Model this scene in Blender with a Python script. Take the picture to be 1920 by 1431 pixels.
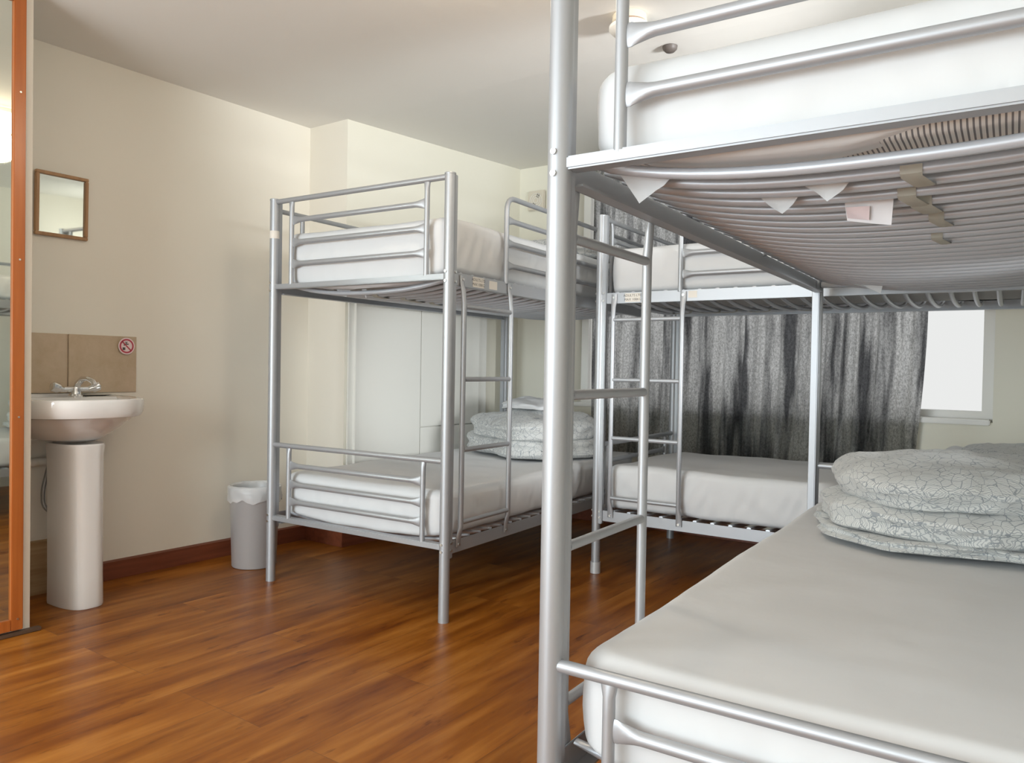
import bpy, bmesh, math, random
from mathutils import Vector, Matrix, noise
from math import pi, sin, cos, radians
random.seed(7)
for o in list(bpy.data.objects): bpy.data.objects.remove(o, do_unlink=True)
S = bpy.context.scene; COL = S.collection

# ------------------------------------------------------------------ camera
CH = 0.9715
yaw, pit, rol = radians(35.2804), radians(-1.0026), radians(0.994)
fwd = Vector((-sin(yaw)*cos(pit), cos(yaw)*cos(pit), sin(pit)))
rt = Vector((cos(yaw), sin(yaw), 0)); up = rt.cross(fwd)
r2 = rt*cos(rol) + up*sin(rol); u2 = up*cos(rol) - rt*sin(rol)
cam = bpy.data.cameras.new('camera'); camo = bpy.data.objects.new('camera', cam); COL.objects.link(camo)
cam.sensor_width = 36; cam.lens = 36*1437.86/1920; cam.clip_start = 0.02
M3 = Matrix((r2, u2, -fwd)).transposed()
camo.matrix_world = Matrix.Translation((0, 0, CH)) @ M3.to_4x4()
S.camera = camo

# ------------------------------------------------------------------ world and lights
w = bpy.data.worlds.new('world'); S.world = w; w.use_nodes = True
bg = w.node_tree.nodes['Background']; bg.inputs[0].default_value = (0.99, 1.0, 0.99, 1); bg.inputs[1].default_value = 0.65
def lamp(name, typ, loc, energy, color, size=None, aim=None, size_y=None):
    l = bpy.data.lights.new(name, typ); l.energy = energy; l.color = color
    o = bpy.data.objects.new(name, l); COL.objects.link(o); o.location = loc
    if typ == 'AREA':
        l.size = size
        if size_y: l.shape = 'RECTANGLE'; l.size_y = size_y
    elif size: l.shadow_soft_size = size
    if aim is not None:
        o.rotation_euler = (Vector(aim)-Vector(loc)).to_track_quat('-Z', 'Y').to_euler()
    return o
lamp('camera_flash', 'POINT', (-0.02, -0.02, CH+0.06), 1.5, (0.86, 0.95, 1.0), 0.08)
lamp('added_fill_behind_camera', 'AREA', (-1.7, -2.9, 1.15), 100, (0.80, 0.93, 1.0), 2.4, (-1.5, 2.5, 1.35), 1.6)  # large fill added behind the camera for frontal brightness, no real source there
lamp('added_soft_fill', 'POINT', (-2.0, -0.6, 1.35), 46, (0.88, 0.955, 1.0), 0.30)  # unseen soft fill added to lift the near-left part of the room
lamp('added_far_corner_fill', 'POINT', (0.15, 3.45, 1.75), 9, (0.95, 0.99, 1.0), 0.15)  # added out of view to brighten the back of the room, no fitting
sp = lamp('added_recess_fill', 'SPOT', (0.52, 2.35, 1.08), 190, (0.95, 0.99, 1.0), 0.25, (-3.05, 3.45, 0.86))  # spot added out of frame to lighten the recess under the middle bunk
sp.data.spot_size = radians(27); sp.data.spot_blend = 0.7
su = lamp('added_ceiling_fill', 'SPOT', (0.50, 2.5, 1.60), 230, (0.94, 0.98, 1.0), 0.15, (-2.6, 3.2, 2.25))  # second added spot, out of frame, brightens the rear ceiling and upper recess
su.data.spot_size = radians(40); su.data.spot_blend = 0.8
S.view_settings.view_transform = 'Standard'; S.view_settings.look = 'None'
S.view_settings.exposure = 0.36; S.view_settings.gamma = 1.0; S.view_settings.use_curve_mapping = False

# ------------------------------------------------------------------ materials
def mat(name, col, rough=.5, metal=0, **kw):
    m = bpy.data.materials.new(name); m.use_nodes = True
    b = m.node_tree.nodes['Principled BSDF']
    b.inputs['Base Color'].default_value = (*col, 1); b.inputs['Roughness'].default_value = rough
    b.inputs['Metallic'].default_value = metal
    for k, v in kw.items(): b.inputs[k.replace('_', ' ')].default_value = v
    return m
def N(m, t, **kw):
    n = m.node_tree.nodes.new(t)
    for k, v in kw.items(): setattr(n, k, v)
    return n
def LK(m, a, b): m.node_tree.links.new(a, b)
def bsdf(m): return m.node_tree.nodes['Principled BSDF']
def tc(m, out='Object', scale=(1, 1, 1), rot=(0, 0, 0)):
    t = N(m, 'ShaderNodeTexCoord'); p = N(m, 'ShaderNodeMapping')
    p.inputs['Scale'].default_value = scale; p.inputs['Rotation'].default_value = rot
    LK(m, t.outputs[out], p.inputs[0]); return p.outputs[0]
def ramp(m, fac, stops):
    r = N(m, 'ShaderNodeValToRGB'); e = r.color_ramp.elements
    e[0].position, e[0].color = stops[0][0], (*stops[0][1], 1); e[1].position, e[1].color = stops[-1][0], (*stops[-1][1], 1)
    for p, c in stops[1:-1]:
        x = e.new(p); x.color = (*c, 1)
    LK(m, fac, r.inputs[0]); return r.outputs[0]
def nz(m, vec, scale, detail=3, rough=.5):
    n = N(m, 'ShaderNodeTexNoise'); n.inputs['Scale'].default_value = scale; n.inputs['Detail'].default_value = detail
    n.inputs['Roughness'].default_value = rough
    LK(m, vec, n.inputs['Vector']); return n.outputs['Fac']
def bump(m, h, strength=.2, dist=.01):
    b = N(m, 'ShaderNodeBump'); b.inputs['Strength'].default_value = strength; b.inputs['Distance'].default_value = dist
    LK(m, h, b.inputs['Height']); LK(m, b.outputs[0], bsdf(m).inputs['Normal'])
def mix(m, fac, a, b, mode='MIX'):
    x = N(m, 'ShaderNodeMix', data_type='RGBA', blend_type=mode)
    for s, v in ((x.inputs[0], fac), (x.inputs[6], a), (x.inputs[7], b)):
        if hasattr(v, 'links'): LK(m, v, s)
        else: s.default_value = v if not isinstance(v, tuple) else (*v, 1)
    return x.outputs[2]
def math_(m, op, a, b=None):
    x = N(m, 'ShaderNodeMath', operation=op)
    for i, v in enumerate((a, b)):
        if v is None: continue
        if hasattr(v, 'links'): LK(m, v, x.inputs[i])
        else: x.inputs[i].default_value = v
    return x.outputs[0]

def plaster(name, col, col2):
    m = mat(name, col, .75); v = tc(m)
    c = ramp(m, nz(m, v, 1.6, 4), [(.35, col), (.7, col2)]); LK(m, c, bsdf(m).inputs['Base Color'])
    bump(m, nz(m, v, 9, 6, .6), .12, .01); return m
M_wall = plaster('cream_wall_paint', (.83, .785, .69), (.85, .81, .72))
M_wallb = plaster('pale_wall_paint', (.80, .77, .66), (.82, .79, .69))
M_ceil = plaster('ceiling_paint', (.80, .775, .73), (.82, .80, .76))
M_door = mat('door_paint', (.82, .81, .76), .45)
M_peel = mat('old_pipe_paint', (.72, .68, .56), .6)
v = tc(M_peel); c = ramp(M_peel, nz(M_peel, v, 9, 5), [(.44, (.74, .70, .58)), (.52, (.86, .84, .78))]); LK(M_peel, c, bsdf(M_peel).inputs['Base Color'])

def silver(name, col, rough=.38, metal=.75):
    m = mat(name, col, rough, metal); v = tc(m)
    bump(m, nz(m, v, 900, 2), .04, .001)
    return m
M_sil = silver('silver_paint', (.42, .435, .46), .44, .5)
M_slat = silver('slat_silver', (.50, .52, .56), .40, .35)
M_bolt = mat('zinc_bolt', (.7, .7, .68), .3, 1.0)
M_chrome = mat('chrome', (.8, .8, .8), .12, 1.0)
M_cer = mat('white_ceramic', (.82, .80, .78), .12, 0, Coat_Weight=.5)
M_plastic = mat('white_plastic', (.82, .80, .76), .4)
M_dark = mat('dark_plastic', (.05, .05, .05), .5)
M_binm = mat('grey_bin_metal', (.58, .59, .60), .38, .35)
M_hose = mat('braided_hose', (.30, .30, .30), .4, .6)
M_glass_mirror = mat('mirror_glass', (.70, .73, .66), .02, 1.0)
M_glass = mat('window_glass', (1, 1, 1), .02, 0, Transmission_Weight=1.0, IOR=1.02)
M_liner = mat('bin_liner', (.85, .86, .87), .25, 0, Alpha=.55)
M_paper = mat('sticker_paper', (.74, .70, .64), .6)
M_ink = mat('sticker_ink', (.10, .09, .08), .6)
M_pink = mat('sticker_pink', (.85, .70, .70), .5)
M_red = mat('sign_red', (.50, .06, .09), .5)
M_tag = mat('tag_cloth', (.80, .77, .78), .7)
M_tagred = mat('tag_print', (.72, .58, .58), .7)
M_clip = mat('worn_tape', (.42, .41, .36), .7)

# wood trims
def wood(name, c1, c2, axis, rough=.35):
    m = mat(name, c1, rough); sc = [14, 14, 14]; sc[axis] = .8
    v = tc(m, scale=tuple(sc)); c = ramp(m, nz(m, v, 3, 5, .6), [(.35, c1), (.65, c2)])
    LK(m, c, bsdf(m).inputs['Base Color']); return m
M_orange = wood('orange_varnished_wood', (.36, .095, .018), (.42, .12, .025), 2, .3)
M_skirt = wood('red_brown_skirting', (.16, .045, .022), (.22, .065, .032), 1, .35)
M_tan = wood('tan_board', (.40, .25, .12), (.52, .35, .19), 1, .45)
M_frame = wood('light_brown_frame', (.34, .18, .075), (.45, .25, .11), 2, .4)

# tile splashback
M_tile = mat('beige_tile', (.5, .38, .25), .25); v = tc(M_tile)
c = ramp(M_tile, nz(M_tile, v, 12, 6, .65), [(.35, (.52, .40, .27)), (.65, (.60, .47, .34))]); LK(M_tile, c, bsdf(M_tile).inputs['Base Color'])

# floor laminate: boards run along Y
M_floor = mat('laminate_floor', (.4, .2, .1), .3)
m = M_floor
v = tc(m, rot=(0, 0, radians(90)))
br = N(m, 'ShaderNodeTexBrick'); br.offset = .37; br.offset_frequency = 3; LK(m, v, br.inputs['Vector'])
for k, x in {'Scale': 1.0, 'Mortar Size': .0006, 'Mortar Smooth': .1, 'Brick Width': 1.28, 'Row Height': .190, 'Bias': 0}.items(): br.inputs[k].default_value = x
br.inputs['Color1'].default_value = (0, 0, 0, 1); br.inputs['Color2'].default_value = (1, 1, 1, 1); br.inputs['Mortar'].default_value = (.5, .5, .5, 1)
t = N(m, 'ShaderNodeTexCoord')
# per-board offset of the grain
sep = N(m, 'ShaderNodeSeparateXYZ'); LK(m, t.outputs['Object'], sep.inputs[0])
off = math_(m, 'MULTIPLY', br.outputs['Color'], 17.0)
cmb = N(m, 'ShaderNodeCombineXYZ')
LK(m, math_(m, 'MULTIPLY', sep.outputs[0], 8.0), cmb.inputs[0]); LK(m, math_(m, 'MULTIPLY', sep.outputs[1], .9), cmb.inputs[1]); LK(m, off, cmb.inputs[2])
g1 = nz(m, cmb.outputs[0], 2.0, 5, .55)
cmb2 = N(m, 'ShaderNodeCombineXYZ')
LK(m, math_(m, 'MULTIPLY', sep.outputs[0], 60.0), cmb2.inputs[0]); LK(m, math_(m, 'MULTIPLY', sep.outputs[1], 2.5), cmb2.inputs[1]); LK(m, off, cmb2.inputs[2])
g2 = nz(m, cmb2.outputs[0], 1.5, 4, .6)
base = ramp(m, g1, [(.30, (.15, .036, .0035)), (.42, (.225, .066, .006)), (.54, (.30, .098, .011)), (.68, (.39, .150, .026))])
fine = ramp(m, g2, [(.3, (.88, .86, .84)), (.6, (1.0, 1.0, 1.0))])
c1 = mix(m, 1.0, base, fine, 'MULTIPLY')
cmb3 = N(m, 'ShaderNodeCombineXYZ')
LK(m, math_(m, 'MULTIPLY', sep.outputs[0], 16.0), cmb3.inputs[0]); LK(m, math_(m, 'MULTIPLY', sep.outputs[1], 3.6), cmb3.inputs[1]); LK(m, off, cmb3.inputs[2])
kn = ramp(m, nz(m, cmb3.outputs[0], 1.3, 4, .65), [(.60, (1, 1, 1)), (.70, (.50, .40, .36))])
c1 = mix(m, 1.0, c1, kn, 'MULTIPLY')
brd = ramp(m, br.outputs['Color'], [(0, (.88, .88, .88)), (1, (1.08, 1.07, 1.05))])
c2 = mix(m, 1.0, c1, brd, 'MULTIPLY')
c3 = mix(m, br.outputs['Fac'], c2, (.10, .04, .02))
LK(m, c3, bsdf(m).inputs['Base Color'])
rr = math_(m, 'ADD', math_(m, 'MULTIPLY', g2, .12), .26); LK(m, rr, bsdf(m).inputs['Roughness']); bsdf(m).inputs['Specular IOR Level'].default_value = .26
bump(m, br.outputs['Fac'], -.15, .002)

# bed linen
M_sheet = mat('white_sheet', (.665, .67, .68), .9, 0, Sheen_Weight=.05); v = tc(M_sheet)
bump(M_sheet, nz(M_sheet, v, 7, 3, .5), .16, .02)
M_tick = mat('striped_ticking', (.7, .7, .68), .85); m = M_tick
v = tc(m); s = N(m, 'ShaderNodeSeparateXYZ'); LK(m, v, s.inputs[0])
fr = math_(m, 'FRACT', math_(m, 'MULTIPLY', s.outputs[1], 138.0)); st = math_(m, 'LESS_THAN', fr, .36)
c = mix(m, st, (.66, .65, .63), (.17, .17, .18)); LK(m, c, bsdf(m).inputs['Base Color'])
M_duv = mat('leaf_print_cotton', (.7, .7, .7), .85, 0, Sheen_Weight=.2); m = M_duv
v = tc(m)
wn = N(m, 'ShaderNodeTexNoise'); wn.inputs['Scale'].default_value = 9; LK(m, v, wn.inputs['Vector'])
vm = N(m, 'ShaderNodeVectorMath', operation='MULTIPLY_ADD'); LK(m, wn.outputs['Color'], vm.inputs[0]); vm.inputs[1].default_value = (.06, .06, .06); LK(m, v, vm.inputs[2])
vo = N(m, 'ShaderNodeTexVoronoi', feature='DISTANCE_TO_EDGE'); vo.inputs['Scale'].default_value = 36; LK(m, vm.outputs[0], vo.inputs['Vector'])
e1 = math_(m, 'LESS_THAN', vo.outputs['Distance'], .028)
vc = N(m, 'ShaderNodeTexVoronoi', feature='F1'); vc.inputs['Scale'].default_value = 36; LK(m, vm.outputs[0], vc.inputs['Vector'])
# fan of veins inside each leaf
vsub = N(m, 'ShaderNodeVectorMath', operation='SUBTRACT'); LK(m, vm.outputs[0], vsub.inputs[0]); LK(m, vc.outputs['Position'], vsub.inputs[1])
vdis = N(m, 'ShaderNodeTexWave'); vdis.inputs['Scale'].default_value = 85; vdis.inputs['Distortion'].default_value = 5; vdis.inputs['Detail'].default_value = 1
vadd = N(m, 'ShaderNodeVectorMath', operation='MULTIPLY_ADD'); LK(m, vc.outputs['Color'], vadd.inputs[0]); vadd.inputs[1].default_value = (.4, .4, .4); LK(m, vm.outputs[0], vadd.inputs[2])
LK(m, vadd.outputs[0], vdis.inputs['Vector'])
e2 = math_(m, 'LESS_THAN', vdis.outputs['Fac'], .24)
ee = math_(m, 'MAXIMUM', e1, math_(m, 'MULTIPLY', e2, .75))
c = mix(m, ee, (.60, .605, .59), (.28, .30, .32)); LK(m, c, bsdf(m).inputs['Base Color'])
bump(m, nz(m, v, 16, 4), .35, .02)
# curtain: dark cloth that lets daylight through
M_cur = bpy.data.materials.new('dark_curtain_cloth'); M_cur.use_nodes = True; m = M_cur
nt = m.node_tree; nt.nodes.remove(nt.nodes['Principled BSDF']); out = nt.nodes['Material Output']
d1 = N(m, 'ShaderNodeBsdfDiffuse'); d1.inputs[0].default_value = (.03, .034, .038, 1)
tr = N(m, 'ShaderNodeBsdfTranslucent')
v = tc(m, scale=(1, 1, .6)); a = nz(m, v, 120, 4, .9); v2 = tc(m, scale=(1, 1, .10)); b_ = nz(m, v2, 9, 3, .6)
c = mix(m, 1.0, ramp(m, a, [(.40, (.48, .48, .48)), (.58, (1, 1, 1))]), ramp(m, b_, [(.40, (.20, .20, .21)), (.54, (1, 1, 1))]), 'MULTIPLY')
LK(m, c, tr.inputs[0])
mx = N(m, 'ShaderNodeMixShader'); mx.inputs[0].default_value = .74
LK(m, d1.outputs[0], mx.inputs[1]); LK(m, tr.outputs[0], mx.inputs[2]); LK(m, mx.outputs[0], out.inputs[0])
M_lampglass = mat('lamp_bowl', (.9, .85, .75), .4, 0, Emission_Strength=6.0)
M_lampglass.node_tree.nodes['Principled BSDF'].inputs['Emission Color'].default_value = (1, .78, .5, 1)

# ------------------------------------------------------------------ mesh helpers
def obj(name, bm, m, parent=None, smooth=True, loc=None, rot=None):
    me = bpy.data.meshes.new(name); bmesh.ops.recalc_face_normals(bm, faces=bm.faces[:])
    bm.to_mesh(me); bm.free()
    me.materials.append(m)
    if smooth:
        me.polygons.foreach_set('use_smooth', [True]*len(me.polygons))
        try: me.set_sharp_from_angle(angle=radians(38))
        except Exception: pass
    o = bpy.data.objects.new(name, me); COL.objects.link(o)
    if parent: o.parent = parent
    if loc: o.location = loc
    if rot is not None: o.rotation_euler = (0, 0, rot)
    return o
def tag(o, label, cat, group=None, kind=None):
    o['label'] = label; o['category'] = cat
    if group: o['group'] = group
    if kind: o['kind'] = kind
    return o
def thing(name, label, cat, loc, rotz=0, group=None):
    o = bpy.data.objects.new(name, None); COL.objects.link(o); o.location = loc; o.rotation_euler = (0, 0, rotz)
    o.empty_display_size = .1
    return tag(o, label, cat, group)
def box(bm, x0, x1, y0, y1, z0, z1, bev=0):
    t = bmesh.new(); bmesh.ops.create_cube(t, size=1)
    for v in t.verts: v.co = Vector(((x0+x1)/2+v.co.x*(x1-x0), (y0+y1)/2+v.co.y*(y1-y0), (z0+z1)/2+v.co.z*(z1-z0)))
    if bev: bmesh.ops.bevel(t, geom=t.edges[:], offset=bev, segments=2, affect='EDGES')
    join(bm, t)
def join(bm, t):
    mp = [bm.verts.new(v.co) for v in t.verts]; t.verts.index_update()
    for f in t.faces:
        try: bm.faces.new([mp[v.index] for v in f.verts])
        except ValueError: pass
    t.free()
def tube(bm, pts, r, seg=14, hint=Vector((0, 0, 1)), caps=True):
    """sweep an ellipse along pts; r is a number or a list of (side, up) half sizes"""
    pts = [Vector(p) for p in pts]; n = len(pts)
    rs = [(r, r)]*n if isinstance(r, (int, float)) else r
    rings = []; pv = None
    for i, p in enumerate(pts):
        d = (pts[min(i+1, n-1)]-pts[max(i-1, 0)]).normalized()
        if pv is None:
            h = hint if abs(hint.dot(d)) < .95 else Vector((1, 0, 0))
            s = d.cross(h).normalized()
        else: s = (pv - d*pv.dot(d)).normalized()
        pv = s; u = s.cross(d).normalized()
        rings.append([bm.verts.new(p + s*rs[i][0]*cos(2*pi*k/seg) + u*rs[i][1]*sin(2*pi*k/seg)) for k in range(seg)])
    for a, b in zip(rings, rings[1:]):
        for k in range(seg): bm.faces.new((a[k], a[(k+1) % seg], b[(k+1) % seg], b[k]))
    if caps: bm.faces.new(rings[0]); bm.faces.new(list(reversed(rings[-1])))
def lathe(bm, prof, c=(0, 0, 0), seg=40):
    rings = []
    for r, z in prof:
        rings.append([bm.verts.new((c[0]+r*cos(2*pi*k/seg), c[1]+r*sin(2*pi*k/seg), c[2]+z)) for k in range(seg)] if r > 1e-5 else [bm.verts.new((c[0], c[1], c[2]+z))])
    for a, b in zip(rings, rings[1:]):
        for k in range(seg):
            q = [a[k % len(a)], a[(k+1) % len(a)], b[(k+1) % len(b)], b[k % len(b)]]
            q = list(dict.fromkeys(q))
            if len(q) > 2: bm.faces.new(q)
def bent(pts, rad=.05, n=6):
    """round the inner corners of a polyline"""
    pts = [Vector(p) for p in pts]; out = [pts[0]]
    for a, b, c in zip(pts, pts[1:], pts[2:]):
        d0 = (a-b).normalized(); d1 = (c-b).normalized(); p0 = b+d0*rad; p1 = b+d1*rad
        for i in range(n+1):
            t = i/n; out.append(p0*(1-t)**2+b*2*t*(1-t)+p1*t*t)
    out.append(pts[-1]); return out
def fishbar(bm, a, b, r=.0112, hh=.020, th=.004, fl=.05):
    """tube whose two ends are pressed flat and tall"""
    a, b = Vector(a), Vector(b); L = (b-a).length; ts = [0, .008/L, .25*fl/L, .5*fl/L, .75*fl/L, fl/L]
    ws = [0, .0, .2, .5, .82, 1]
    T = ts+[1-t for t in reversed(ts)]; W = ws+list(reversed(ws))
    tube(bm, [a.lerp(b, t) for t in T], [(th+(r-th)*x, hh+(r-hh)*x) for x in W], 14)
def fn(x, y, z): return noise.noise(Vector((x, y, z)))

def rrect(hx, hy, rc, ns, nc):
    """points of a rounded rectangle, same count for any size"""
    rc = max(min(rc, hx-1e-4, hy-1e-4), 1e-4); P = []
    cs = [(hx-rc, hy-rc, 0), (-hx+rc, hy-rc, 90), (-hx+rc, -hy+rc, 180), (hx-rc, -hy+rc, 270)]
    for i, (cx, cy, a) in enumerate(cs):
        for k in range(nc+1):
            t = radians(a+90*k/nc); P.append((cx+rc*cos(t), cy+rc*sin(t)))
        nx, ny, na = cs[(i+1) % 4]; t = radians(a+90)
        s = (cx+rc*cos(t), cy+rc*sin(t)); e = (nx+rc*cos(radians(na)), ny+rc*sin(radians(na)))
        m_ = ns if i % 2 == 0 else max(2, int(ns*hy0/hx0))
        for k in range(1, m_): P.append((s[0]+(e[0]-s[0])*k/m_, s[1]+(e[1]-s[1])*k/m_))
    return P
hx0 = hy0 = 1
MARGIN = [None]      # optional rule for how far a sheet is tucked under
def slab(bm, hx, hy, z0, z1, rc, re, disp=None, rows=None, ns=70, nc=8, ntop=16, margin=None, reb=None):
    """soft slab around the origin: rows run from the underside over the side to the top"""
    global hx0, hy0
    hx0, hy0 = hx, hy; reb = reb or re
    R = []
    hm = min(hx, hy)-.002
    if margin is None:
        for k in range(ntop, 0, -1): R.append((reb+(hm-reb)*k/ntop, z0, 'b'))
    else:
        for k in range(4, 0, -1): R.append((reb+margin*k/4, z0, 'm%d' % k))
    for k in range(7): a = radians(90*k/6); R.append((reb*(1-sin(a)), z0+reb*(1-cos(a)), 's'))
    nm = max(2, int((z1-z0-re-reb)/.02))
    for k in range(1, nm): R.append((0, z0+reb+(z1-z0-re-reb)*k/nm, 's'))
    for k in range(7): a = radians(90*k/6); R.append((re*(1-cos(a)), z1-re+re*sin(a), 's'))
    for k in range(1, ntop+1): R.append((re+(hm-re)*k/ntop, z1, 't'))
    rings = []
    for ins, z, kind in R:
        ring = []
        for i, (x, y) in enumerate(rrect(hx-ins, hy-ins, rc-ins*.6, ns, nc)):
            if kind[0] == 'm':
                f = int(kind[1])/4; wv = .55+.9*fn(x*3.1+5, y*3.1, 1.7)+.35*fn(x*11, y*11, 4)
                wv = MARGIN[0](x, y) if MARGIN[0] else wv
                ex = 1-(ins-reb-margin*f*max(.08, wv))/(max(hx, .01)-ins); 
                q = (ins-reb)-margin*f*max(.08, wv)
                x += q*(x/abs(x) if abs(x) > hx-ins-.02 else 0); y += q*(y/abs(y) if abs(y) > hy-ins-.02 else 0)
            p = Vector((x, y, z))
            if disp: p = disp(p, kind, ins)
            ring.append(bm.verts.new(p))
        rings.append(ring)
    n = len(rings[0])
    for a, b in zip(rings, rings[1:]):
        for k in range(n): bm.faces.new((a[k], a[(k+1) % n], b[(k+1) % n], b[k]))
    bm.faces.new(rings[-1])
    bmesh.ops.remove_doubles(bm, verts=rings[-1]+rings[-2]+rings[-3], dist=.005)
    if margin is None: bm.faces.new(list(reversed(rings[0])))

# ------------------------------------------------------------------ room shell
JY = 2.82; BY = 4.30; RX = .60; NY = -3.1
def struct(name, bm, m, smooth=False):
    o = obj(name, bm, m, None, smooth); o['kind'] = 'structure'; return o
def quad(bm, *p): bm.faces.new([bm.verts.new(q) for q in p])
HC = 2.276
bm = bmesh.new(); box(bm, -4.0, RX+.1, NY-.1, 4.6, -.1, 0); struct('floor', bm, M_floor)
bm = bmesh.new()
ys = [NY-.1, 2.85, 4.36]; hz = [HC, HC, HC+.05]
vs = [[bm.verts.new((x, y, z+dz)) for x in (-3.7, RX+.1)] for dz in (0, .1) for y, z in zip(ys, hz)]
for i in (0, 1): bm.faces.new((vs[i][0], vs[i][1], vs[i+1][1], vs[i+1][0])); bm.faces.new((vs[i+3][0], vs[i+3][1], vs[i+4][1], vs[i+4][0]))
struct('ceiling', bm, M_ceil)
WLX = lambda y: -3.3956+.02286*(y-2.5)
bm = bmesh.new()   # wall with the sink, then the jog, then the recess wall
pl = [(WLX(NY), NY), (WLX(JY), JY), (-3.09, JY), (-3.00, BY+.05)]
for i, ((a, b), (c, d)) in enumerate(zip(pl, pl[1:])):
    bm = bmesh.new(); quad(bm, (a, b, 0), (c, d, 0), (c, d, 2.4), (a, b, 2.4))
    struct(('wall_left', 'wall_jog', 'wall_recess')[i], bm, M_wall if i < 2 else M_wallb)
def turn(o, a=radians(1.6), p=Vector((-3.0, 4.30, 0))):
    o.matrix_world = Matrix.Translation(p) @ Matrix.Rotation(a, 4, 'Z') @ Matrix.Translation(-p) @ o.matrix_basis
    return o
# back wall with the window opening
WX0, WX1, WZ0, WZ1 = -2.56, -.24, .745, 2.20
bm = bmesh.new()
for x0, x1, z0, z1 in ((-3.1, WX0, 0, 2.5), (WX1, RX+.1, 0, 2.5), (WX0, WX1, 0, WZ0), (WX0, WX1, WZ1, 2.5)):
    box(bm, x0, x1, BY, BY+.22, z0, z1)
turn(struct('wall_back', bm, M_wallb))
bm = bmesh.new(); box(bm, RX, RX+.1, NY, BY, 0, 2.5); struct('wall_right', bm, M_wall)
bm = bmesh.new(); box(bm, -3.5, RX, NY-.1, NY, 0, 2.5); struct('wall_front', bm, M_wall)
# window
bm = bmesh.new(); fy0, fy1 = BY+.10, BY+.16
for x0, x1, z0, z1 in ((WX0, WX1, WZ0, WZ0+.05), (WX0, WX1, WZ1-.05, WZ1), (WX0, WX0+.05, WZ0+.05, WZ1-.05), (WX1-.05, WX1, WZ0+.05, WZ1-.05), (-1.80, -1.74, WZ0+.05, WZ1-.05), (-1.03, -.97, WZ0+.05, WZ1-.05)):
    box(bm, x0, x1, fy0, fy1, z0, z1)
wf = turn(struct('window_1', bm, M_plastic))
bm = bmesh.new(); box(bm, WX0+.05, WX1-.05, BY+.125, BY+.131, WZ0+.05, WZ1-.05); obj('window_pane', bm, M_glass, wf, False)
bm = bmesh.new(); box(bm, WX0-.02, WX1-.01, BY-.020, BY+.10, WZ0-.012, WZ0+.014, .004); obj('window_sill', bm, M_plastic, wf, False)
# skirting boards
def skirting(name, a, b, h=.10, t=.016, m=M_skirt):
    a, b = Vector((*a, 0)), Vector((*b, 0)); d = (b-a).normalized(); nrm = Vector((d.y, -d.x, 0))
    bm = bmesh.new(); P = [a, b, b+nrm*t, a+nrm*t]
    lo = [bm.verts.new(p+Vector((0, 0, .001))) for p in P]; hi = [bm.verts.new(p+Vector((0, 0, h-(.006 if i > 1 else 0)))) for i, p in enumerate(P)]
    for i in range(4): bm.faces.new((lo[i], lo[(i+1) % 4], hi[(i+1) % 4], hi[i]))
    bm.faces.new(hi); return struct(name, bm, m)
skirting('baseboard_left', (WLX(1.60), 1.60), (WLX(JY), JY), .085)
skirting('trim_1', (WLX(NY), NY), (WLX(1.59), 1.59), .225, .012, M_tan)
bm = bmesh.new(); box(bm, WLX(1.24)-.004, WLX(1.24)+.004, 1.245, 1.50, .23, .72); struct('trim_5', bm, M_peel)
skirting('trim_2', (WLX(JY), JY), (-3.09, JY), .085)
skirting('trim_3', (-3.09, JY-.016), (-3.005, BY), .085)
turn(skirting('baseboard_back', (-3.0, BY), (RX, BY), .085))

# built-in cupboard doors in the recess wall: slim panels standing proud of the wall
def RXW(y): return -3.09+.09*(y-JY)/(BY+.05-JY)
cp = thing('built_in_cupboard', 'low white built-in cupboard with flush doors in the recess behind the middle bunk', 'cupboard', (-3.07, 2.85, 0))
def panel(name, y0, y1, z0, z1, t, m, par, px=-3.07, py=2.85):
    bm = bmesh.new(); A = [(RXW(y0)+.002, y0), (RXW(y1)+.002, y1), (RXW(y1)+t, y1), (RXW(y0)+t, y0)]
    lo = [bm.verts.new((x-px, y-py, z0)) for x, y in A]; hi = [bm.verts.new((x-px, y-py, z1)) for x, y in A]
    for i in range(4): bm.faces.new((lo[i], lo[(i+1) % 4], hi[(i+1) % 4], hi[i]))
    bm.faces.new(hi); bm.faces.new(list(reversed(lo)))
    return obj(name, bm, m, par, False)
panel('cupboard_frame', 2.835, 3.96, .09, 1.36, .014, M_door, cp)
panel('door', 2.87, 3.352, .12, 1.33, .030, M_door, cp)
panel('door', 3.358, 3.87, .62, 1.33, .030, M_door, cp)
panel('door', 3.358, 3.87, .12, .614, .030, M_door, cp)

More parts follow.
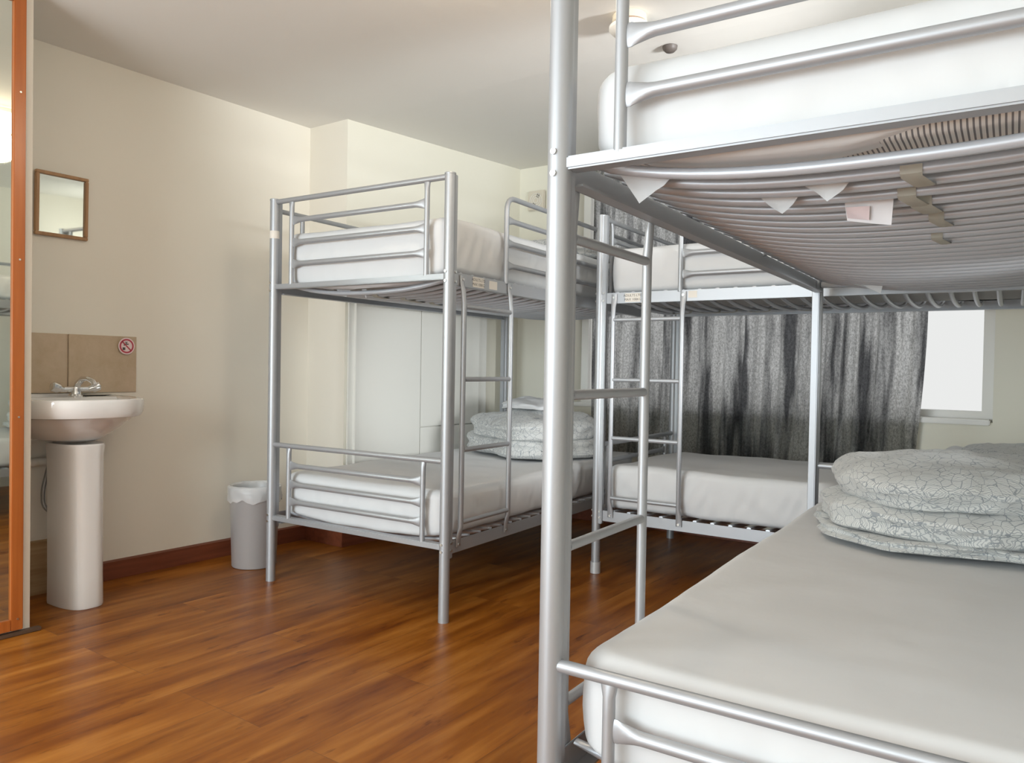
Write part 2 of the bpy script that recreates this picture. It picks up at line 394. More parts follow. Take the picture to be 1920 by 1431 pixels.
# ------------------------------------------------------------------ bunk beds
W = .9735; ZU, ZL, HB = 1.314, .285, 1.70
UPZ = [1.69, 1.60, 1.504, 1.41]; FOOT = [.612, .527, .445, .368]; HEAD = [.471, .388]
def make_bed(name, label, loc, rotz, m, L, near_low, far_low, sleeve=False, guard=True, W=.9735):
    root = thing(name, label, 'bunk bed', loc, rotz, 'silver metal bunk beds')
    V3 = lambda u, v, z: Vector((u, m*v, z))
    def O(nm, bm, mt=M_sil, par=root): return obj(nm, bm, mt, par)
    # posts: round tube with a slim welded channel on the inner side
    for u, s in ((0, 1), (L, -1)):
        for v in (0, W):
            bm = bmesh.new(); tube(bm, [V3(u, v, 0), V3(u, v, HB-.002)], .0205, 24, Vector((1, 0, 0)))
            a, b = sorted((u+s*.012, u+s*.034)); y0, y1 = sorted((m*v-.013, m*v+.013))
            box(bm, a, b, y0, y1, ZL-.045, HB, .003)
            lathe(bm, [(0, 0), (.0215, 0), (.0222, .003), (.0215, .006), (0, .006)], (u, m*v, HB-.003), 24)
            p_ = O('post', bm)
            if sleeve and v == 0 and u == 0:
                bm = bmesh.new(); lathe(bm, [(.0212, 0.001), (.0245, 0.001), (.0245, .055), (.0212, .055)], (u, m*v, 0), 24); O('foot_sleeve', bm, M_binm, p_)
    # end panels
    for u, low in ((0, near_low), (L, far_low)):
        for zs, zf in ((UPZ, ZU), (low, ZL)):
            bm = bmesh.new()
            tube(bm, [V3(u, .016, zs[0]), V3(u, W-.016, zs[0])], .0112)
            for v in (.11, W-.11):
                tube(bm, [V3(u, v, zf+.005), V3(u, v, zf+.05), V3(u, v, zs[0]-.06), V3(u, v, zs[0]-.03), V3(u, v, zs[0]-.004)], [(.0105, .0105)]*3+[(.0105, .0105), (.0165, .006)], 14, Vector((1, 0, 0)) )
            for z in zs[1:]: fishbar(bm, V3(u, .1185, z), V3(u, W-.1185, z))
            O('end_panel', bm)
            bm = bmesh.new(); y0, y1 = sorted((m*.015, m*(W-.015))); s = 1 if u == 0 else -1
            a, b = sorted((u-s*.010, u+s*.026)); box(bm, a, b, y0, y1, zf-.011, zf+.011, .003); O('end_rail', bm)
    # side rails (angle iron), slats
    for zf, sag in ((ZU, .055), (ZL, .035)):
        for v, s in ((0, 1), (W, -1)):
            bm = bmesh.new()
            y0, y1 = sorted((m*(v-s*.004), m*v)); box(bm, .034, L-.034, y0, y1, zf-.031, zf+.019, .0012)
            y0, y1 = sorted((m*v, m*(v+s*.026))); box(bm, .034, L-.034, y0, y1, zf-.031, zf-.027)
            O('side_rail', bm)
        n = int(round((L-.17)/.079)); first = None
        for i in range(n+1):
            u = .085+(L-.17)*i/n
            if first is None:
                bm = bmesh.new(); P = []; R = []
                for k in range(21):
                    t = k/20; q = abs(2*t-1); P.append(V3(0, .006+(W-.012)*t, zf+.020-sag*(1-q**2.6)))
                    e = 1 if .04 < t < .96 else .45
                    R.append((.0095, .0095*e))
                tube(bm, P, R, 10); o = first = O('slat', bm, M_slat)
            else:
                o = first.copy(); COL.objects.link(o); o.parent = root
            o.location.x = u
    # mid-span clips on the upper slats
    zc = ZU+.020-.055
    for i, k in enumerate((1, 3, 4, 6, 9)):
        n = int(round((L-.17)/.079)); u = .085+(L-.17)*k/n; wd = (.03, .028, .034, .026, .022)[i]
        bm = bmesh.new(); vv = .50+(.012, -.01, .004, .016, .0)[i]
        pts = [V3(u-.013, vv, zc+.004), V3(u-.010, vv, zc-.008), V3(u, vv, zc-.0115), V3(u+.07, vv+.012, zc-.0115), V3(u+.088, vv+.012, zc-.007), V3(u+.091, vv+.012, zc+.004)]
        tube(bm, pts, [(wd/2, .0015)]*6, 8, Vector((0, 0, 1))); O('slat_clip', bm, M_clip)
    # ladder on the long front side
    bm = bmesh.new()
    for u in (.076, .414):
        tube(bm, [V3(u, -.0075, ZL-.01), V3(u, -.0085, ZL+.02), V3(u, -.018, ZL+.07), V3(u, -.018, ZU-.10), V3(u, -.014, ZU-.05), V3(u, -.0085, ZU-.015), V3(u, -.0075, ZU+.012)],
             [(.0145, .0028), (.0145, .0035), (.0105, .0105), (.0105, .0105), (.0115, .009), (.0145, .0035), (.0145, .0028)], 14, Vector((0, 1, 0)))
    lad = O('ladder', bm)
    for z in (1.205, .925, .652, .371):
        bm = bmesh.new(); tube(bm, [V3(.083, -.018, z), V3(.407, -.018, z)], .0095); O('rung', bm, M_sil, lad)
    for u in (.076, .414):
        for z in (ZL, ZU-.004):
            bm = bmesh.new(); tube(bm, [V3(u, -.0085, z), V3(u, -.0155, z)], .0055, 8); O('bolt', bm, M_bolt, lad)
    # guard rails
    bm = bmesh.new(); g = .395 if guard else 1.25
    tube(bm, bent([V3(g, 0, ZU+.012), V3(g, 0, 1.69), V3(L-.03, 0, 1.69)], .06), .0108)
    for z in UPZ[1:]: fishbar(bm, V3(g+.008, 0, z-.006), V3(L-.034, 0, z-.006))
    O('guard_rail', bm)
    bm = bmesh.new()
    tube(bm, [V3(.03, W, 1.655), V3(L-.03, W, 1.655)], .0108)
    for u in (.16, L-.16): tube(bm, [V3(u, W, ZU+.012), V3(u, W, 1.65)], .0105)
    for z in (1.56,): fishbar(bm, V3(.17, W, z), V3(L-.17, W, z))
    O('guard_rail', bm)
    # bolts beside the frame corners
    for v, q in ((0, -1), (W, 1)):
        for z in (ZU+.018, ZU-.018, ZL+.014, ZL-.014):
            bm = bmesh.new(); tube(bm, [V3(-.0195, v, z), V3(-.0245, v, z)], .0055, 8); O('bolt', bm, M_bolt)
            bm = bmesh.new(); tube(bm, [V3(.023, v-.012*(-q), z) if 0 else V3(.023, v+q*.012, z), V3(.023, v+q*.018, z)], .005, 8); O('bolt', bm, M_bolt)
    return root
LA, LB, LC = 2.03, 1.90, 2.00
locA, rA = Vector((-.6874, 1.1002, 0)), radians(90+2.10)
locB, rB = Vector((-1.8764, 2.2273, 0)), radians(90+2.90)
locC, rC = Vector((-1.7700, 3.2178, 0)), radians(2.0)
bedA = make_bed('bunk_bed', 'large silver metal bunk bed in the right foreground, its post nearest the camera', locA, rA, -1, LA, HEAD, FOOT, guard=False)
bedB = make_bed('bunk_bed', 'silver metal bunk bed in the middle of the room, beside the grey waste bin', locB, rB, 1, LB, FOOT, HEAD)
bedC = make_bed('bunk_bed', 'silver metal bunk bed standing lengthwise in front of the dark curtain', locC, rC, 1, LC, FOOT, HEAD, True, W=.95)

def frame(loc, rot, m):
    return lambda u, v, z=0: (Matrix.Translation(loc) @ Matrix.Rotation(rot, 4, 'Z')) @ Vector((u, m*v, z))
FA, FB, FC = frame(locA, rA, -1), frame(locB, rB, 1), frame(locC, rC, 1)

# ------------------------------------------------------------------ stickers on the side rails
def text(body, size, parent, loc, rot, mt, name='lettering'):
    c = bpy.data.curves.new(name, 'FONT'); c.body = body; c.size = size; c.align_x = 'CENTER'; c.align_y = 'CENTER'; c.extrude = .0001
    c.materials.append(mt); t = bpy.data.objects.new('tmp_text', c); me = bpy.data.meshes.new_from_object(t); bpy.data.objects.remove(t); me.name = name
    o = bpy.data.objects.new(name, me); COL.objects.link(o); o.parent = parent; o.location = loc; o.rotation_euler = rot
    return o
def sticker(bed, u, z, w_, h_, lines=None, mt=M_paper, m=1):
    bm = bmesh.new(); box(bm, u-w_/2, u+w_/2, -.0047, -.0041, z-h_/2, z+h_/2); s = obj('sticker', bm, mt, bed, False)
    if lines:
        for i, t in enumerate(lines): text(t, h_*.40, s, (u, -.0049, z+h_*(.23-.46*i)), (pi/2, 0, 0), M_ink)
# (local -Y is the outer face of the front side on the two right-handed beds)
sticker(bedB, .190, ZU-.005, .078, .040, ['ADULTS LTD', 'MAX 100KG'])
sticker(bedB, .295, ZU-.006, .058, .034)
sticker(bedC, .168, ZU-.006, .076, .040, ['ADULTS LTD', 'MAX 100KG'])
sticker(bedC, .245, ZU-.006, .024, .034, None, M_paper)
sticker(bedC, .455, ZU-.002, .040, .030, None, M_paper)

bm = bmesh.new(); tube(bm, [(0, W, 1.528), (0, W, 1.562)], .0212, 20); obj('sticker', bm, M_paper, bedB)
# ------------------------------------------------------------------ mattresses
def mattress(label, F, rot, m, L, u0, u1, zf, thick, sag, seed, topsag=.4, lift=None, bulge=.008, group='white sheeted mattresses', margin=.10, v0=.030, wr=1.0, W=.9735):
    hx, hy = (u1-u0)/2, (W-2*v0)/2; c = F((u0+u1)/2, W/2, 0)
    root = thing('mattress', label, 'mattress', c, rot, group)
    z0 = zf+.038; z1 = z0+thick
    def disp(p, kind, ins, off=0.0):
        q = abs(p.y/(W/2)); sg = sag*(1-min(1, q)**2.6)
        t = (p.z-z0)/thick; p = p.copy(); x, y = p.x, p.y
        p.z -= sg*(1-(1-topsag)*t)
        n = Vector((0, 0, 0))
        if kind == 's':
            a = abs(x)/hx; b = abs(y)/hy
            if b*hy-hy > a*hx-hx: n = Vector((0, 1 if y > 0 else -1, 0))
            else: n = Vector((1 if x > 0 else -1, 0, 0))
            s_ = (x if n.y else y); k = sin(pi*max(0, min(1, t)))
            # diagonal gathers of the fitted sheet
            gd = fn(s_*13+t*2.2+seed, seed*2.1, t*1.2)*.0065+fn(s_*30-t*2.5, seed, t*1.5)*.0038
            p += n*((bulge*k)+gd*wr*(1-.4*t)*max(.25, k))
            p.z += fn(s_*6+seed, 3, t)*.004*wr*(1-t)
        if kind == 't' or t > .8:
            p.z += (fn(x*2.3+seed, y*2.6, seed)*.006+fn(x*9+seed, y*5, 2+seed)*.002)*wr
        if kind[0] == 'm': p.z -= .002+.003*max(0, fn(x*9, y*9, seed))
        return p
    bm = bmesh.new(); slab(bm, hx-.004, hy-.004, z0+.004, z1-.005, .055, .03, disp, ns=60); obj('ticking_cover', bm, M_tick, root)
    def disp_sheet(p, kind, ins):
        q = disp(p, kind, ins)
        if lift and kind != 't':
            sg = sag*(1-min(1, abs(p.y/(W/2)))**2.6); q.z = max(q.z, z0-sg+lift(p.x, p.y))
        return q
    bm = bmesh.new(); slab(bm, hx, hy, z0, z1, .06, .034, disp_sheet, ns=150, nc=10, ntop=30, margin=margin, reb=.02); obj('fitted_sheet', bm, M_sheet, root)
    return root, z1
mAL, zAL = mattress('white sheeted mattress on the lower bunk of the foreground bed', FA, rA, -1, LA, .035, LA-.05, ZL, .165, .035, 1.3, topsag=.1)
def under_a(x, y):      # the sheet has pulled back along the far half of the near end
    v = .487-y
    if x < -.85: return .55+.9*max(0, 1-max(0, v-.30)/.22)*1.0 if v < .52 else max(.08, .55-(v-.52)*3.2)
    return .7+.9*fn(x*3.1+5, y*3.1, 1.7)+.4*fn(x*11, y*11, 4)
MARGIN[0] = under_a
def lift_a(x, y):
    if x > -.85: return 0
    t = max(0, min(1, ((.487-y)-.40)/.32)); return .034*t*t*(3-2*t)+.004*max(0, fn(y*14, 2, 5))*t
mAU, zAU = mattress('white sheeted mattress on the upper bunk of the foreground bed, its striped underside showing', FA, rA, -1, LA, .040, LA-.05, ZU, .135, .055, 2.9, topsag=.1, margin=.06, lift=lift_a)
MARGIN[0] = None
mBL, zBL = mattress('white sheeted mattress on the lower bunk of the bed by the waste bin', FB, rB, 1, LB, .035, LB-.04, ZL, .165, .035, 4.7, topsag=.1, wr=1.5)
mBU, zBU = mattress('thick white sheeted mattress on the upper bunk of the bed by the waste bin', FB, rB, 1, LB, .035, LB-.04, ZU, .205, .055, 6.1, topsag=.1, wr=1.4)
mCL, zCL = mattress('white sheeted mattress on the lower bunk of the bed before the dark curtain', FC, rC, 1, LC, .035, LC-.04, ZL, .195, .035, 8.2, topsag=.1, wr=2.2, bulge=.010, W=.95)
mCU, zCU = mattress('white sheeted mattress on the upper bunk of the bed before the dark curtain', FC, rC, 1, LC, .035, LC-.04, ZU, .195, .055, 9.6, topsag=.1, W=.95)

# loose corners of the sheets hanging down between the slats
def flap(parent, pts, mt=M_sheet, name='sheet_corner'):
    bm = bmesh.new(); vs = [bm.verts.new(p) for p in pts]; c = bm.verts.new(sum((Vector(p) for p in pts), Vector())/len(pts)+Vector((.004, .004, 0)))
    for i in range(len(vs)): bm.faces.new((vs[i], vs[(i+1) % len(vs)], c))
    bmesh.ops.subdivide_edges(bm, edges=bm.edges[:], cuts=2, use_grid_fill=True)
    for v in bm.verts: v.co += Vector((fn(v.co.x*40, v.co.y*40, 1), fn(v.co.x*40, v.co.y*40, 5), 0))*.004
    r = bmesh.ops.extrude_face_region(bm, geom=bm.faces[:])
    for v in [g for g in r['geom'] if isinstance(g, bmesh.types.BMVert)]: v.co += Vector((.0012, .0006, .0004))
    return obj(name, bm, mt, parent)
def loc_in(root, P): return tuple((Matrix.Rotation(-root.rotation_euler.z, 4, 'Z') @ (Vector(P)-root.location)))
def flapF(root, F, uvz, **k): return flap(root, [loc_in(root, F(*q)) for q in uvz], **k)
flapF(mAU, FA, [(.121, .05, 1.325), (.121, .16, 1.312), (.123, .135, 1.290), (.124, .118, 1.283), (.124, .088, 1.264), (.124, .074, 1.285)])
flapF(mAU, FA, [(.278, .25, 1.290), (.278, .325, 1.282), (.279, .312, 1.268), (.280, .294, 1.254), (.280, .272, 1.272)])
flapF(mAU, FA, [(.20, .345, 1.284), (.20, .42, 1.28), (.201, .408, 1.268), (.202, .385, 1.252), (.202, .366, 1.270)])
flapF(mAU, FA, [(1.83, .06, 1.32), (1.83, .26, 1.30), (1.832, .25, 1.255), (1.832, .20, 1.28)])
flapF(mBU, FB, [(.121, .72, 1.315), (.121, .62, 1.305), (.123, .65, 1.27), (.123, .69, 1.28)])
flapF(mBU, FB, [(.121, .56, 1.30), (.121, .53, 1.30), (.123, .535, 1.26)])
flapF(mBL, FB, [(.585, .05, .30), (.606, .05, .30), (.596, .03, .235)])
tg = flapF(mAU, FA, [(.357, .385, 1.283), (.357, .465, 1.283), (.355, .462, 1.232), (.355, .425, 1.238), (.355, .390, 1.246)], mt=M_tag, name='care_label')
flapF(mAU, FA, [(.3535, .388, 1.270), (.3535, .425, 1.268), (.3515, .425, 1.243), (.3515, .391, 1.250)], mt=M_tagred, name='care_label_print')

# ------------------------------------------------------------------ folded duvets and pillows
def duvet(label, F, u, v, z, lu, lv, rot, layers, seed, cat='duvet', name='folded_duvet', mt=M_duv, dome=.02, rc=.2, group='grey leaf print folded duvets', rough=1.0):
    c = F(u, v, z); root = None; bm = bmesh.new(); zz = .004
    for i, (th, kx, ky, ox, oy) in enumerate(layers):
        def disp(p, kind, ins, th=th, i=i, zz=zz, kx=kx, ky=ky):
            p = p.copy(); x, y = p.x, p.y; ex, ey = x/(lu/2*kx), y/(lv/2*ky); e = max(0, 1-min(1, abs(ex))**2.4)*max(0, 1-min(1, abs(ey))**2.4)
            t = (p.z-zz)/th
            n1 = rough*fn(x*4+seed, y*4+i*7, seed+i); n2 = fn(x*12+seed, y*9, seed*2+i+t); n3 = fn(x*26, y*21+seed, t*3)
            if t > .5: p.z += dome*e*(1+i)+n1*.022*(.4+.6*e)+n2*.011+n3*.004
            elif i: p.z += dome*e*i*.9+n1*.006
            out_ = Vector((x, y, 0)).normalized() if (x or y) else Vector()
            if kind == 's': p += out_*rough*(fn(x*5, y*5, seed+3*i)*.028+fn(x*15, y*15, t*2+seed)*.009+.006*sin(t*9+i))
            p.z = max(p.z, .004); return p+Vector((ox, oy, .010))
        slab(bm, lu/2*kx, lv/2*ky, zz, zz+th, rc, th*.48, disp, ns=46, nc=14, ntop=20)
        zz += th*.93
    root = obj(name, bm, mt, None, True, tuple(c), rot)
    tag(root, label, cat, group); return root
sl = lambda seed: None
duvet('grey leaf print duvet folded on the lower bunk of the foreground bed', FA, 1.54, .60, zAL-.004, .72, .92, rA+radians(12),
      [(.028, 1.0, 1.0, 0, 0), (.082, .98, .98, .0, 0), (.098, .96, .95, .01, -.01)], 3.1, rc=.26, dome=.012, rough=1.35)
dB = duvet('grey leaf print duvet folded under a white pillowcase on the middle bed, lower bunk', FB, 1.40, .44, zBL-.004, .62, .76, rB-radians(28),
      [(.095, 1.0, 1.0, 0, 0), (.105, 1.0, .97, .0, .0)], 7.7, rc=.24, dome=.024, rough=1.6)
duvet('flat grey duvet lying on the upper bunk of the bed by the waste bin', FB, 1.52, .42, zBU-.004, .56, .72, rB,
      [(.05, 1, 1, 0, 0), (.06, .95, .93, 0, 0)], 5.2, rc=.16, dome=.01)
duvet('grey leaf print duvet on the lower bunk by the bright window', FC, 1.72, .40, zCL-.004, .50, .62, rC,
      [(.07, 1, 1, 0, 0), (.08, .94, .94, 0, 0)], 11.4, rc=.2, dome=.01)
pw = duvet('crumpled white pillow on top of the folded duvet on the middle bed', FB, 1.43, .46, zBL+.20, .32, .34, rB-radians(20),
      [(.035, 1, 1, 0, 0)], 2.2, cat='pillow', name='pillow', mt=M_sheet, rc=.1, dome=.004, group='white pillows')
from mathutils.bvhtree import BVHTree
bpy.context.view_layer.update()
Md, Mp = dB.matrix_world, pw.matrix_world
bv = BVHTree.FromPolygons([Md @ v.co for v in dB.data.vertices], [p.vertices[:] for p in dB.data.polygons])
Mi = Mp.inverted()
for v in pw.data.vertices:      # let the pillow settle on the duvet below it
    q = Mp @ v.co; hs = []
    for dx, dy in ((0, 0), (.02, 0), (-.02, 0), (0, .02), (0, -.02)):
        h = bv.ray_cast(Vector((q.x+dx, q.y+dy, 2)), Vector((0, 0, -1)))
        if h[0] is not None: hs.append(h[0].z)
    if hs: q.z = max(hs)+.003+(v.co.z-.004); v.co = Mi @ q
duvet('white pillow lying by the window end of the curtain on the lower bunk', FC, 1.62, .84, zCL-.004, .50, .20, rC,
      [(.10, 1, 1, 0, 0)], 3.9, cat='pillow', name='pillow', mt=M_sheet, rc=.08, dome=.012, group='white pillows')

# ------------------------------------------------------------------ curtain and its rail
CY = 4.245
bm = bmesh.new(); nx, nzv = 420, 40; X0, X1 = -2.41, -.52; ZT, ZB = 2.285, .46; G = []
for j in range(nzv+1):
    t = j/nzv; z = ZT+(ZB-ZT)*t; row = []
    x1 = X1-.005*t+.0-(.05*max(0, (t-.55)/.45)**1.6); x0 = X0+.01*t
    for i in range(nx+1):
        s = i/nx; x = x0+(x1-x0)*s
        ph = s*2*pi*17+1.6*sin(s*9)+.8*sin(s*23)+.5*fn(s*6, t*1.2, 0)
        y = CY+.015*sin(ph)*(1-.25*t)+.008*sin(ph*2.3+t*2)+.008*fn(s*14, t*3, 3)
        row.append(bm.verts.new((x+.05*t*fn(s*4, 0, 8), y, z)))
    G.append(row)
for a, b in zip(G, G[1:]):
    for i in range(nx): bm.faces.new((a[i], a[i+1], b[i+1], b[i]))
tag(turn(obj('curtain', bm, M_cur)), 'wide dark grey curtain hanging across the window wall', 'curtain')
bm = bmesh.new(); box(bm, -2.47, -.30, CY-.02, CY+.02, 2.289, 2.305, .003)
cr = tag(turn(obj('curtain_rail', bm, mat('brown_rail', (.20, .15, .11), .5), None, False)), 'thin brown curtain rail along the top of the window wall', 'curtain rail')
bm = bmesh.new(); box(bm, -1.3, -1.26, CY+.02, BY-.001, 2.292, 2.303); obj('bracket', bm, M_plastic, cr, False)

# ------------------------------------------------------------------ vent, ceiling fittings
vt = thing('wall_vent', 'small square cream air vent high on the back wall, left of the window', 'vent', (-2.86, BY, 2.095))
bm = bmesh.new(); box(bm, -.068, .068, -.018, -.001, -.066, .066, .006); obj('vent_cover', bm, mat('cream_plastic', (.66, .60, .50), .5), vt)
bm = bmesh.new()
for r_ in (.018, .032, .046):
    P = [(r_*cos(2*pi*k/24), -.0195, r_*sin(2*pi*k/24)) for k in range(25)]
    tube(bm, P, .0022, 6, Vector((0, 1, 0)))
obj('vent_grille', bm, M_plastic, vt)
for a in (.9, 1.25, 4.0, 4.4):
    bm = bmesh.new(); x, z = .036*cos(a), .036*sin(a); tube(bm, [(x-.005, -.0185, z-.012), (x+.005, -.0185, z+.012)], .003, 6); obj('vent_slot', bm, M_dark, vt)
sd = thing('smoke_detector', 'round white smoke detector on the ceiling above the bunk beds', 'smoke detector', (-1.31, 2.56, HC))
bm = bmesh.new(); lathe(bm, [(0, -.001), (.062, -.001), (.064, -.022), (.060, -.026), (0, -.026)]); obj('detector_base', bm, mat('aged_plastic', (.74, .66, .52), .5), sd)
bm = bmesh.new(); lathe(bm, [(0, -.026), (.055, -.026), (.055, -.034), (0, -.034)]); obj('vent_gap', bm, mat('red_brown_gap', (.28, .12, .08), .6), sd)
bm = bmesh.new(); lathe(bm, [(0, -.033), (.066, -.033), (.074, -.040), (.074, -.052), (.060, -.066), (.03, -.072), (0, -.073)]); obj('detector_cover', bm, M_plastic, sd)
bm = bmesh.new(); lathe(bm, [(0, 0), (.030, 0), (.028, -.012), (.018, -.022), (0, -.026)], (-1.295, 2.89, HC)); tag(obj('ceiling_sensor', bm, mat('brown_sensor', (.12, .10, .09), .5)), 'small dark dome on the ceiling just above the upper foreground mattress', 'sensor')
cl = thing('ceiling_lamp', 'round ceiling lamp giving warm light, above the foreground bed', 'lamp', (-1.35, 1.75, HC))
bm = bmesh.new(); lathe(bm, [(0, -.001), (.11, -.001), (.11, -.02), (0, -.02)]); obj('lamp_base', bm, M_plastic, cl)
bm = bmesh.new(); lathe(bm, [(.105, -.02), (.13, -.035), (.12, -.065), (.08, -.09), (0, -.1)]); obj('lamp_shade', bm, M_lampglass, cl)
lamp('ceiling_lamp_light', 'POINT', (-1.35, 1.75, HC-.18), 7, (1.0, .86, .68), .08)

# ------------------------------------------------------------------ partition with tall mirror
bm = bmesh.new(); box(bm, -3.44, -2.975, -.9, 1.240, 0, HC-.002); struct('wall_partition', bm, M_wall)
tm = thing('tall_mirror', 'tall wall mirror in an orange-brown wooden frame at the left edge', 'mirror', (-2.974, .60, .02))
bm = bmesh.new(); box(bm, .001, .008, -.55, .580, 0.035, 2.20); obj('mirror_glass', bm, M_glass_mirror, tm, False)
bm = bmesh.new()
for y0, y1 in ((.572, .610), (-.60, -.549)): box(bm, .001, .020, y0, y1, 0, 2.24, .002)
for z0, z1 in ((0, .04), (2.19, 2.24)): box(bm, .001, .019, -.549, .572, z0, z1, .002)
fr_ = obj('mirror_frame', bm, M_orange, tm)
for z in (.04, 1.30, 1.88, .75):
    bm = bmesh.new(); tube(bm, [(.0195, .592, z), (.0225, .592, z)], .0035, 8); obj('screw', bm, M_bolt, fr_)
bm = bmesh.new(); box(bm, -2.974, -2.95, -.9, 1.27, 0.001, .014, .002); o = struct('trim_4', bm, mat('dark_threshold', (.09, .05, .03), .5))

# ------------------------------------------------------------------ sink corner on the left wall
wx = lambda y: WLX(y)
bm = bmesh.new()
for y0, y1 in ((1.24, 1.5635), (1.5645, 1.857)): box(bm, wx(y0)+.002, wx(y0)+.012, y0, y1, .834, 1.083, .001)
tag(obj('tile_splashback', bm, M_tile, None, False), 'beige stone tile splashback on the wall behind the sink', 'tile')
sg = thing('tap_sticker', 'small round red and white prohibition sticker on the beige splashback', 'sticker', (wx(1.8)+.0175, 1.806, 1.040))
def disc(bm, r, x0, x1, cy=0, cz=0, r_in=0, n=40):
    for k in range(n):
        a, b = 2*pi*k/n, 2*pi*(k+1)/n
        q = [(x1, cy+rr_*cos(t), cz+rr_*sin(t)) for rr_, t in ((r, a), (r, b), (r_in, b), (r_in, a))]
        bm.faces.new([bm.verts.new(p) for p in (q if r_in else q[:3])])
        q = [(x0, cy+r*cos(a), cz+r*sin(a)), (x0, cy+r*cos(b), cz+r*sin(b)), (x1, cy+r*cos(b), cz+r*sin(b)), (x1, cy+r*cos(a), cz+r*sin(a))]
        bm.faces.new([bm.verts.new(p) for p in q])
bm = bmesh.new(); disc(bm, .037, -.002, 0); obj('sticker_disc', bm, M_pink, sg)
bm = bmesh.new(); disc(bm, .032, 0, .0006, r_in=.025)
t = bmesh.new(); box(t, 0, .0006, -.028, .028, -.0028, .0028)
for v in t.verts: y, z = v.co.y, v.co.z; v.co.y, v.co.z = (y-z)*.7071, -(y+z)*.7071
join(bm, t); obj('red_ring', bm, M_red, sg, False)
bm = bmesh.new()
box(bm, .0, .0004, -.013, .009, .006, .0115); box(bm, 0, .0004, -.004, .0, .0115, .016); box(bm, 0, .0004, -.009, .005, .016, .019); box(bm, 0, .0004, -.013, -.009, .001, .006)
box(bm, 0, .0004, -.018, -.006, -.018, -.006); obj('tap_symbol', bm, M_ink, sg, False)

# washbasin
wb = thing('washbasin', 'white ceramic washbasin on a tall pedestal on the left wall', 'washbasin', (wx(1.5)+.010, 1.50, 0))
def dring(a, b, n_, z, x0=0, cy=0, N_=48):
    P = []
    for k in range(N_+1):
        t = -pi/2+pi*k/N_; c_, s_ = cos(t), sin(t)
        P.append((x0+b*(abs(c_)**(2/n_)), cy+a*math.copysign(abs(s_)**(2/n_), s_), z))
    return P
def loft(bm, rings, cap0=True, cap1=True):
    R = [[bm.verts.new(p) for p in r] for r in rings]; n = len(R[0])
    for a, b in zip(R, R[1:]):
        for k in range(n): bm.faces.new((a[k], a[(k+1) % n], b[(k+1) % n], b[k]))
    if cap0: bm.faces.new(R[0])
    if cap1: bm.faces.new(R[-1])
bm = bmesh.new()
loft(bm, [dring(.10, .27, 2.6, .650), dring(.128, .30, 2.6, .660), dring(.17, .345, 2.5, .690), dring(.205, .385, 2.5, .722), dring(.232, .41, 2.6, .744),
          dring(.244, .418, 2.7, .748), dring(.250, .425, 2.9, .752), dring(.256, .432, 3.0, .770), dring(.257, .434, 3.1, .812), dring(.254, .431, 3.1, .820), dring(.248, .425, 3.1, .823),
          dring(.222, .398, 2.8, .819, .0), dring(.214, .39, 2.6, .812, .0)], True, False)
# inner bowl, set forward of the tap ledge
def oring(a, b, cx, z): return [(cx+b*cos(t), a*sin(t), z) for t in [(-pi/2+pi*k/48)*(1.0) for k in range(49)]]
loft(bm, [dring(.214, .39, 2.6, .812), dring(.20, .375, 2.4, .77), dring(.15, .32, 2.2, .72), dring(.05, .2, 2, .70)], False, True)
box(bm, .0, .125, -.215, .215, .76, .820, .006); box(bm, .0, .03, -.22, .10, .80, .832, .004)
obj('basin', bm, M_cer, wb)
bm = bmesh.new()
def ped(a, b, z): return [(x+.150, y, z) for x, y, z in dring(a*.80, b-.095, 3.0, z)]
loft(bm, [ped(.098, .292, .001), ped(.100, .295, .01), ped(.099, .290, .12), ped(.101, .285, .40), ped(.105, .282, .60), ped(.109, .285, .625), ped(.110, .285, .638), ped(.106, .28, .644)])
obj('pedestal', bm, M_cer, wb)
tp = bpy.data.objects.new('mixer_tap', None); 
bm = bmesh.new(); cx, cy = .085, .055
lathe(bm, [(0, .818), (.028, .818), (.028, .826), (.022, .832), (.020, .85), (.016, .862), (0, .866)], (cx, cy, 0), 24)
tube(bm, [(cx-.005, cy+.0, .845), (cx+.01, cy+.004, .875), (cx+.035, cy+.01, .895), (cx+.07, cy+.018, .898), (cx+.10, cy+.024, .885), (cx+.108, cy+.026, .872)], [(.014, .014), (.014, .013), (.014, .011), (.013, .010), (.012, .010), (.011, .011)], 14)
tube(bm, [(cx, cy-.055, .852), (cx, cy+.055, .852)], .012, 14)
tap = obj('mixer_tap', bm, M_chrome, wb)
for s in (-1, 1):
    bm = bmesh.new(); tube(bm, [(cx, cy+s*.052, .852), (cx+.002, cy+s*.062, .856), (cx+.002, cy+s*.070, .858), (cx+.003, cy+s*.092, .866), (cx+.003, cy+s*.096, .867)], [(.013, .013), (.015, .015), (.021, .021), (.020, .020), (.014, .014)], 14)
    obj('tap_handle', bm, M_chrome, tap)
bm = bmesh.new(); tube(bm, bent([(.12, -.035, .66), (.11, -.045, .60), (.11, -.080, .45), (.11, -.078, .38), (.16, -.02, .33)], .03), .0085, 12); obj('supply_hose', bm, M_hose, wb)
bm = bmesh.new(); tube(bm, [(wx(1.2)+.025, 1.25, .545), (wx(1.45)+.025, 1.52, .555)], .018, 16)
tube(bm, [(wx(1.2)+.025, 1.37, .548), (wx(1.2)+.025, 1.39, .548)], .023, 16)
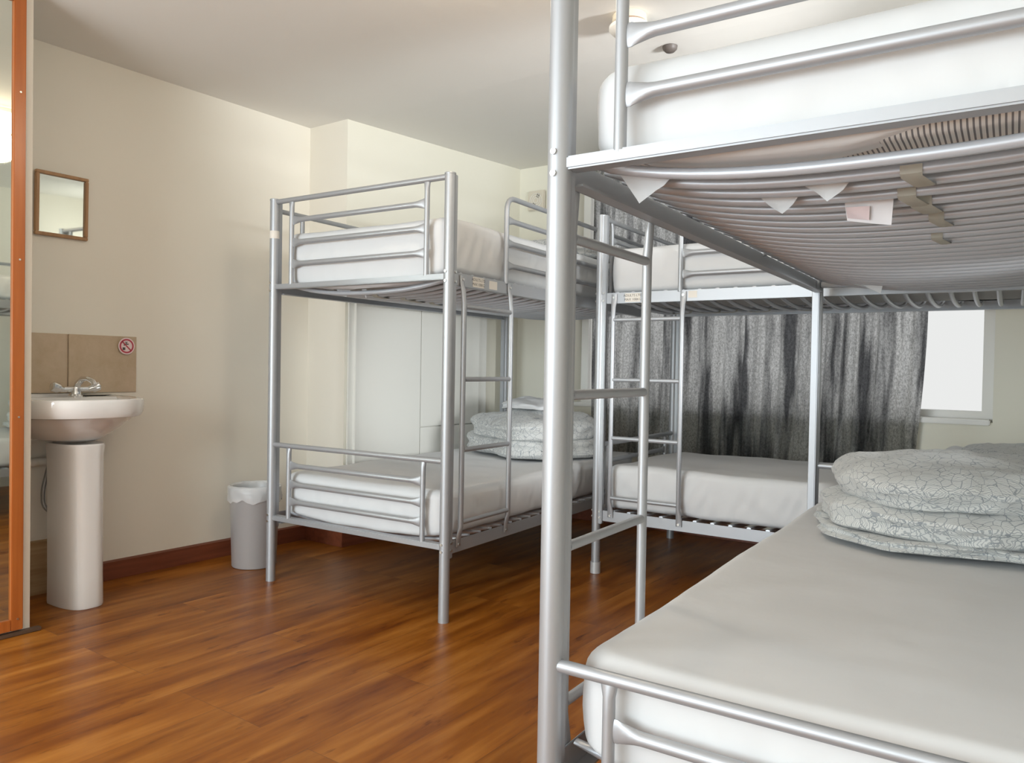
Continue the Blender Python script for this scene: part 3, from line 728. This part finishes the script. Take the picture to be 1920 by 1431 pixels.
tag(obj('wall_pipe', bm, M_peel), 'cream painted pipe running low along the wall behind the pedestal', 'pipe')

# small framed mirror
sm = thing('small_mirror', 'small square mirror in a thin light wood frame above the sink', 'mirror', (wx(1.53)+.002, 1.533, 1.617))
y_, z_ = .104, .132
bm = bmesh.new()
for a in ((-y_, y_, z_-.014, z_), (-y_, y_, -z_, -z_+.014), (-y_, -y_+.014, -z_+.014, z_-.014), (y_-.014, y_, -z_+.014, z_-.014)): box(bm, 0, .020, *a, .002)
obj('frame', bm, M_frame, sm)
bm = bmesh.new(); box(bm, .006, .010, -y_+.013, y_-.013, -z_+.013, z_-.013); obj('mirror_glass', bm, mat('small_mirror_glass', (.66, .67, .60), .03, 1.0), sm, False)
bm = bmesh.new(); tube(bm, [(.004, 0, z_-.001), (.004, 0, z_+.006)], .004, 8); obj('hook', bm, M_bolt, sm)
sm.rotation_euler = (0, radians(1.2), 0)

# waste bin
wbn = thing('waste_bin', 'round grey waste bin with a clear liner beside the left wall', 'bin', (-3.135, 2.300, 0))
bm = bmesh.new(); lathe(bm, [(0, .002), (.100, .002), (.103, .006), (.114, .355), (.118, .36), (.118, .372), (.112, .374), (.108, .36), (.098, .012), (0, .01)], seg=48); obj('bin_body', bm, M_binm, wbn)
bm = bmesh.new(); rings = []
for j in range(13):
    t = j/12; ring = []
    for k in range(72):
        a = 2*pi*k/72; n_ = fn(cos(a)*4, sin(a)*4, t*4)*.008+fn(cos(a)*13, sin(a)*13, t*6)*.004
        if t < .45: r_ = .106+n_*.4; z = .27+t/.45*.125+n_*.8
        else: q = (t-.45)/.55; r_ = .108+.016*min(1, q*4)+n_*.8*q; z = .395-.075*q+fn(cos(a)*3, sin(a)*3, 9)*.02*q+.01*sin(q*pi)
        ring.append(bm.verts.new((r_*cos(a), r_*sin(a), z)))
    rings.append(ring)
for a, b in zip(rings, rings[1:]):
    for k in range(72): bm.faces.new((a[k], a[(k+1) % 72], b[(k+1) % 72], b[k]))
obj('bin_liner', bm, M_liner, wbn)
